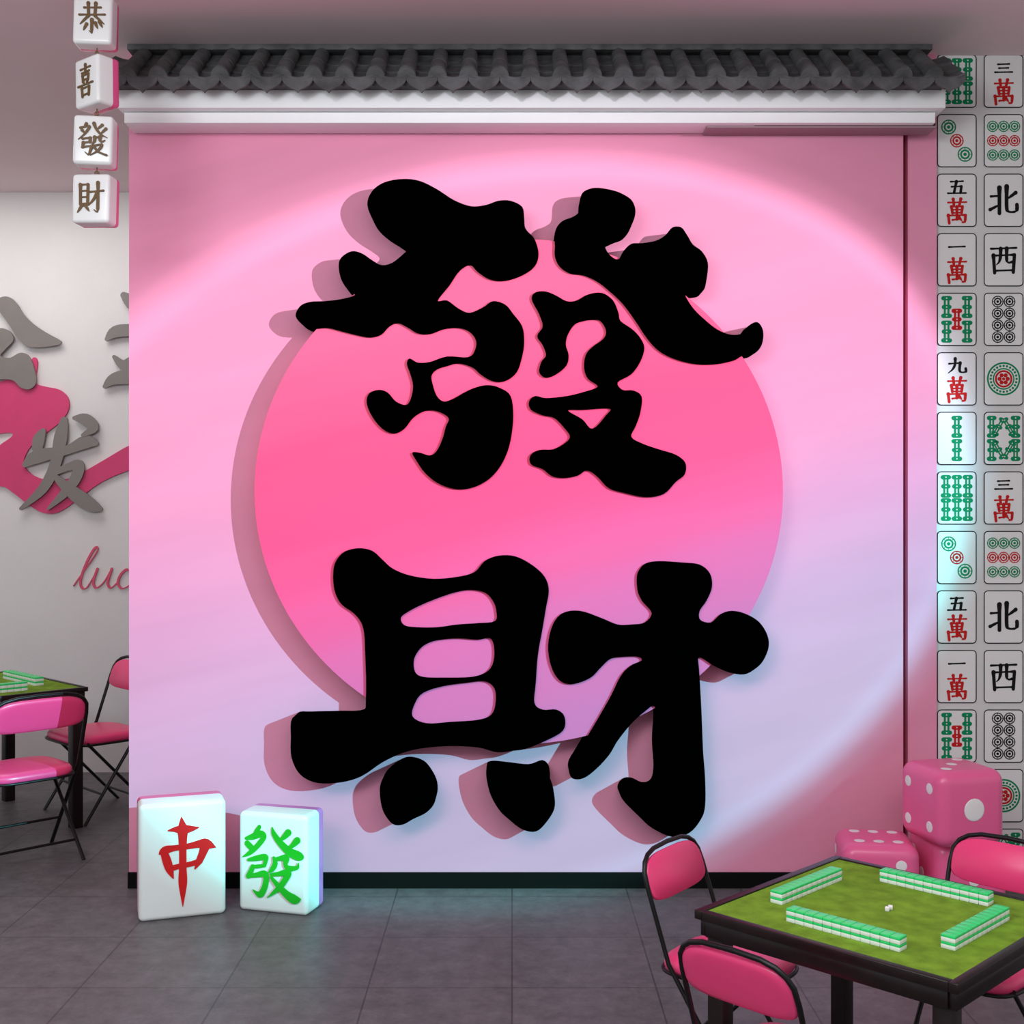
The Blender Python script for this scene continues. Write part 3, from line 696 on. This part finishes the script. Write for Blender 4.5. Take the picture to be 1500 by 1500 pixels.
area('back_room_light',(-3.2,7.0,3.85),(-3.2,7.2,0),1.8,1.2,30,(1,0.97,0.96))
LP=Vector((6.4,-1.04,3.75))
bp=[(225,530),(340,400),(500,305),(650,255),(850,232),(1100,258),(1300,372),(1425,560),(1432,680),(1402,850),(1310,1000),(1160,1130),(1010,1220)]
Dm=[]
for x,y in bp:
    q=Vector((PX(x,DW),DW,PZ(y,DW)))-LP; q.normalize(); Dm.append(q)
for P3 in ((-0.47,5.50,0),(-2.2,5.80,0),(-2.44,5.78,0)):
    q=Vector(P3)-LP; q.normalize(); Dm.append(q)
Dm=np.array([list(q) for q in Dm]); nn=np.linalg.lstsq(Dm,np.ones(len(Dm)),rcond=None)[0]
axis=Vector(nn/np.linalg.norm(nn)); cosh=1/np.linalg.norm(nn); half=math.acos(min(0.999,cosh))
l=bpy.data.lights.new('spotlight','SPOT'); l.energy=8400; l.shadow_soft_size=0.012; l.spot_size=min(2*half*1.45,math.radians(170)); l.spot_blend=0.15
so=bpy.data.objects.new('spotlight',l); COL.objects.link(so); so.location=LP
zax=-axis; xax=Vector((0,0,1)).cross(zax).normalized(); yax=zax.cross(xax)
so.rotation_euler=Matrix((xax,yax,zax)).transposed().to_euler()
l.use_nodes=True; nt=l.node_tree; em=nt.nodes.get('Emission') or nt.nodes.new('ShaderNodeEmission'); Lk=nt.links
tc=nt.nodes.new('ShaderNodeTexCoord'); sp=nt.nodes.new('ShaderNodeSeparateXYZ'); Lk.new(tc.outputs['Normal'],sp.inputs[0])
def mth(op,a,b=None,clamp=False):
    n=nt.nodes.new('ShaderNodeMath'); n.operation=op; n.use_clamp=clamp
    for i,v in enumerate((a,b)):
        if v is None: continue
        if isinstance(v,(int,float)): n.inputs[i].default_value=v
        else: Lk.new(v,n.inputs[i])
    return n.outputs[0]
az=mth('ABSOLUTE',sp.outputs['Z']); T=math.tan(half)
u=mth('DIVIDE',mth('DIVIDE',sp.outputs['X'],az),T); v=mth('DIVIDE',mth('DIVIDE',sp.outputs['Y'],az),T)
r=mth('SQRT',mth('ADD',mth('MULTIPLY',u,u),mth('MULTIPLY',v,v)))
def ramp_(stops,fac):
    n=nt.nodes.new('ShaderNodeValToRGB'); cr=n.color_ramp; Lk.new(fac,n.inputs['Fac'])
    cr.elements[0].position=stops[0][0]; cr.elements[0].color=stops[0][1]
    cr.elements[1].position=stops[-1][0]; cr.elements[1].color=stops[-1][1]
    for p,c in stops[1:-1]:
        e=cr.elements.new(p); e.color=c
    return n.outputs['Color']
g3=lambda c:(c,c,c,1)
r8=mth('MULTIPLY',r,0.7)
main=ramp_([(0,g3(0.68)),(0.58,g3(0.69)),(0.65,g3(0.72)),(0.680,g3(0.85)),(0.697,g3(0.70)),(0.735,g3(0.15)),(0.775,g3(0.0)),(1,g3(0))],r8)
halo=ramp_([(0,g3(0)),(0.66,g3(0)),(0.72,g3(0.19)),(0.80,g3(0.18)),(0.98,g3(0.0)),(1,g3(0))],r8)
hv=mth('MULTIPLY',mth('ADD',mth('SUBTRACT',mth('MULTIPLY',v,0.7),mth('MULTIPLY',u,0.7)),0.1,),1.0,True)
vm=nt.nodes.new('ShaderNodeVectorMath'); vm.operation='SCALE'; Lk.new(halo,vm.inputs[0]); Lk.new(hv,vm.inputs['Scale'])
va=nt.nodes.new('ShaderNodeVectorMath'); va.operation='ADD'; Lk.new(vm.outputs[0],va.inputs[0]); Lk.new(main,va.inputs[1])
gcol=ramp_([(0.14,(0.13,0.98,0.94,1)),(0.32,(0.20,0.92,1.0,1)),(0.46,(0.38,0.74,0.94,1)),(0.63,(0.60,0.61,0.77,1)),(0.9,(0.68,0.59,0.69,1))],
   mth('ADD',mth('MULTIPLY',mth('SUBTRACT',v,mth('MULTIPLY',u,0.06)),0.5),0.5))
vx=nt.nodes.new('ShaderNodeVectorMath'); vx.operation='MULTIPLY'; Lk.new(va.outputs[0],vx.inputs[0]); Lk.new(gcol,vx.inputs[1])
Lk.new(vx.outputs[0],em.inputs['Color'])
bal=mth('SUBTRACT',1.0,mth('MULTIPLY',u,0.35))
Lk.new(bal,em.inputs['Strength'])
outn=[n for n in nt.nodes if n.type=='OUTPUT_LIGHT']
outn=outn[0] if outn else nt.nodes.new('ShaderNodeOutputLight'); Lk.new(em.outputs[0],outn.inputs[0])
# ---------------------------------------------------------------- camera
cd=bpy.data.cameras.new('camera'); cd.sensor_width=36; cd.lens=F/1500*36; cam=bpy.data.objects.new('camera',cd); COL.objects.link(cam)
cam.location=(0,0,H); cam.rotation_euler=(math.pi/2,0,0); sc.camera=cam
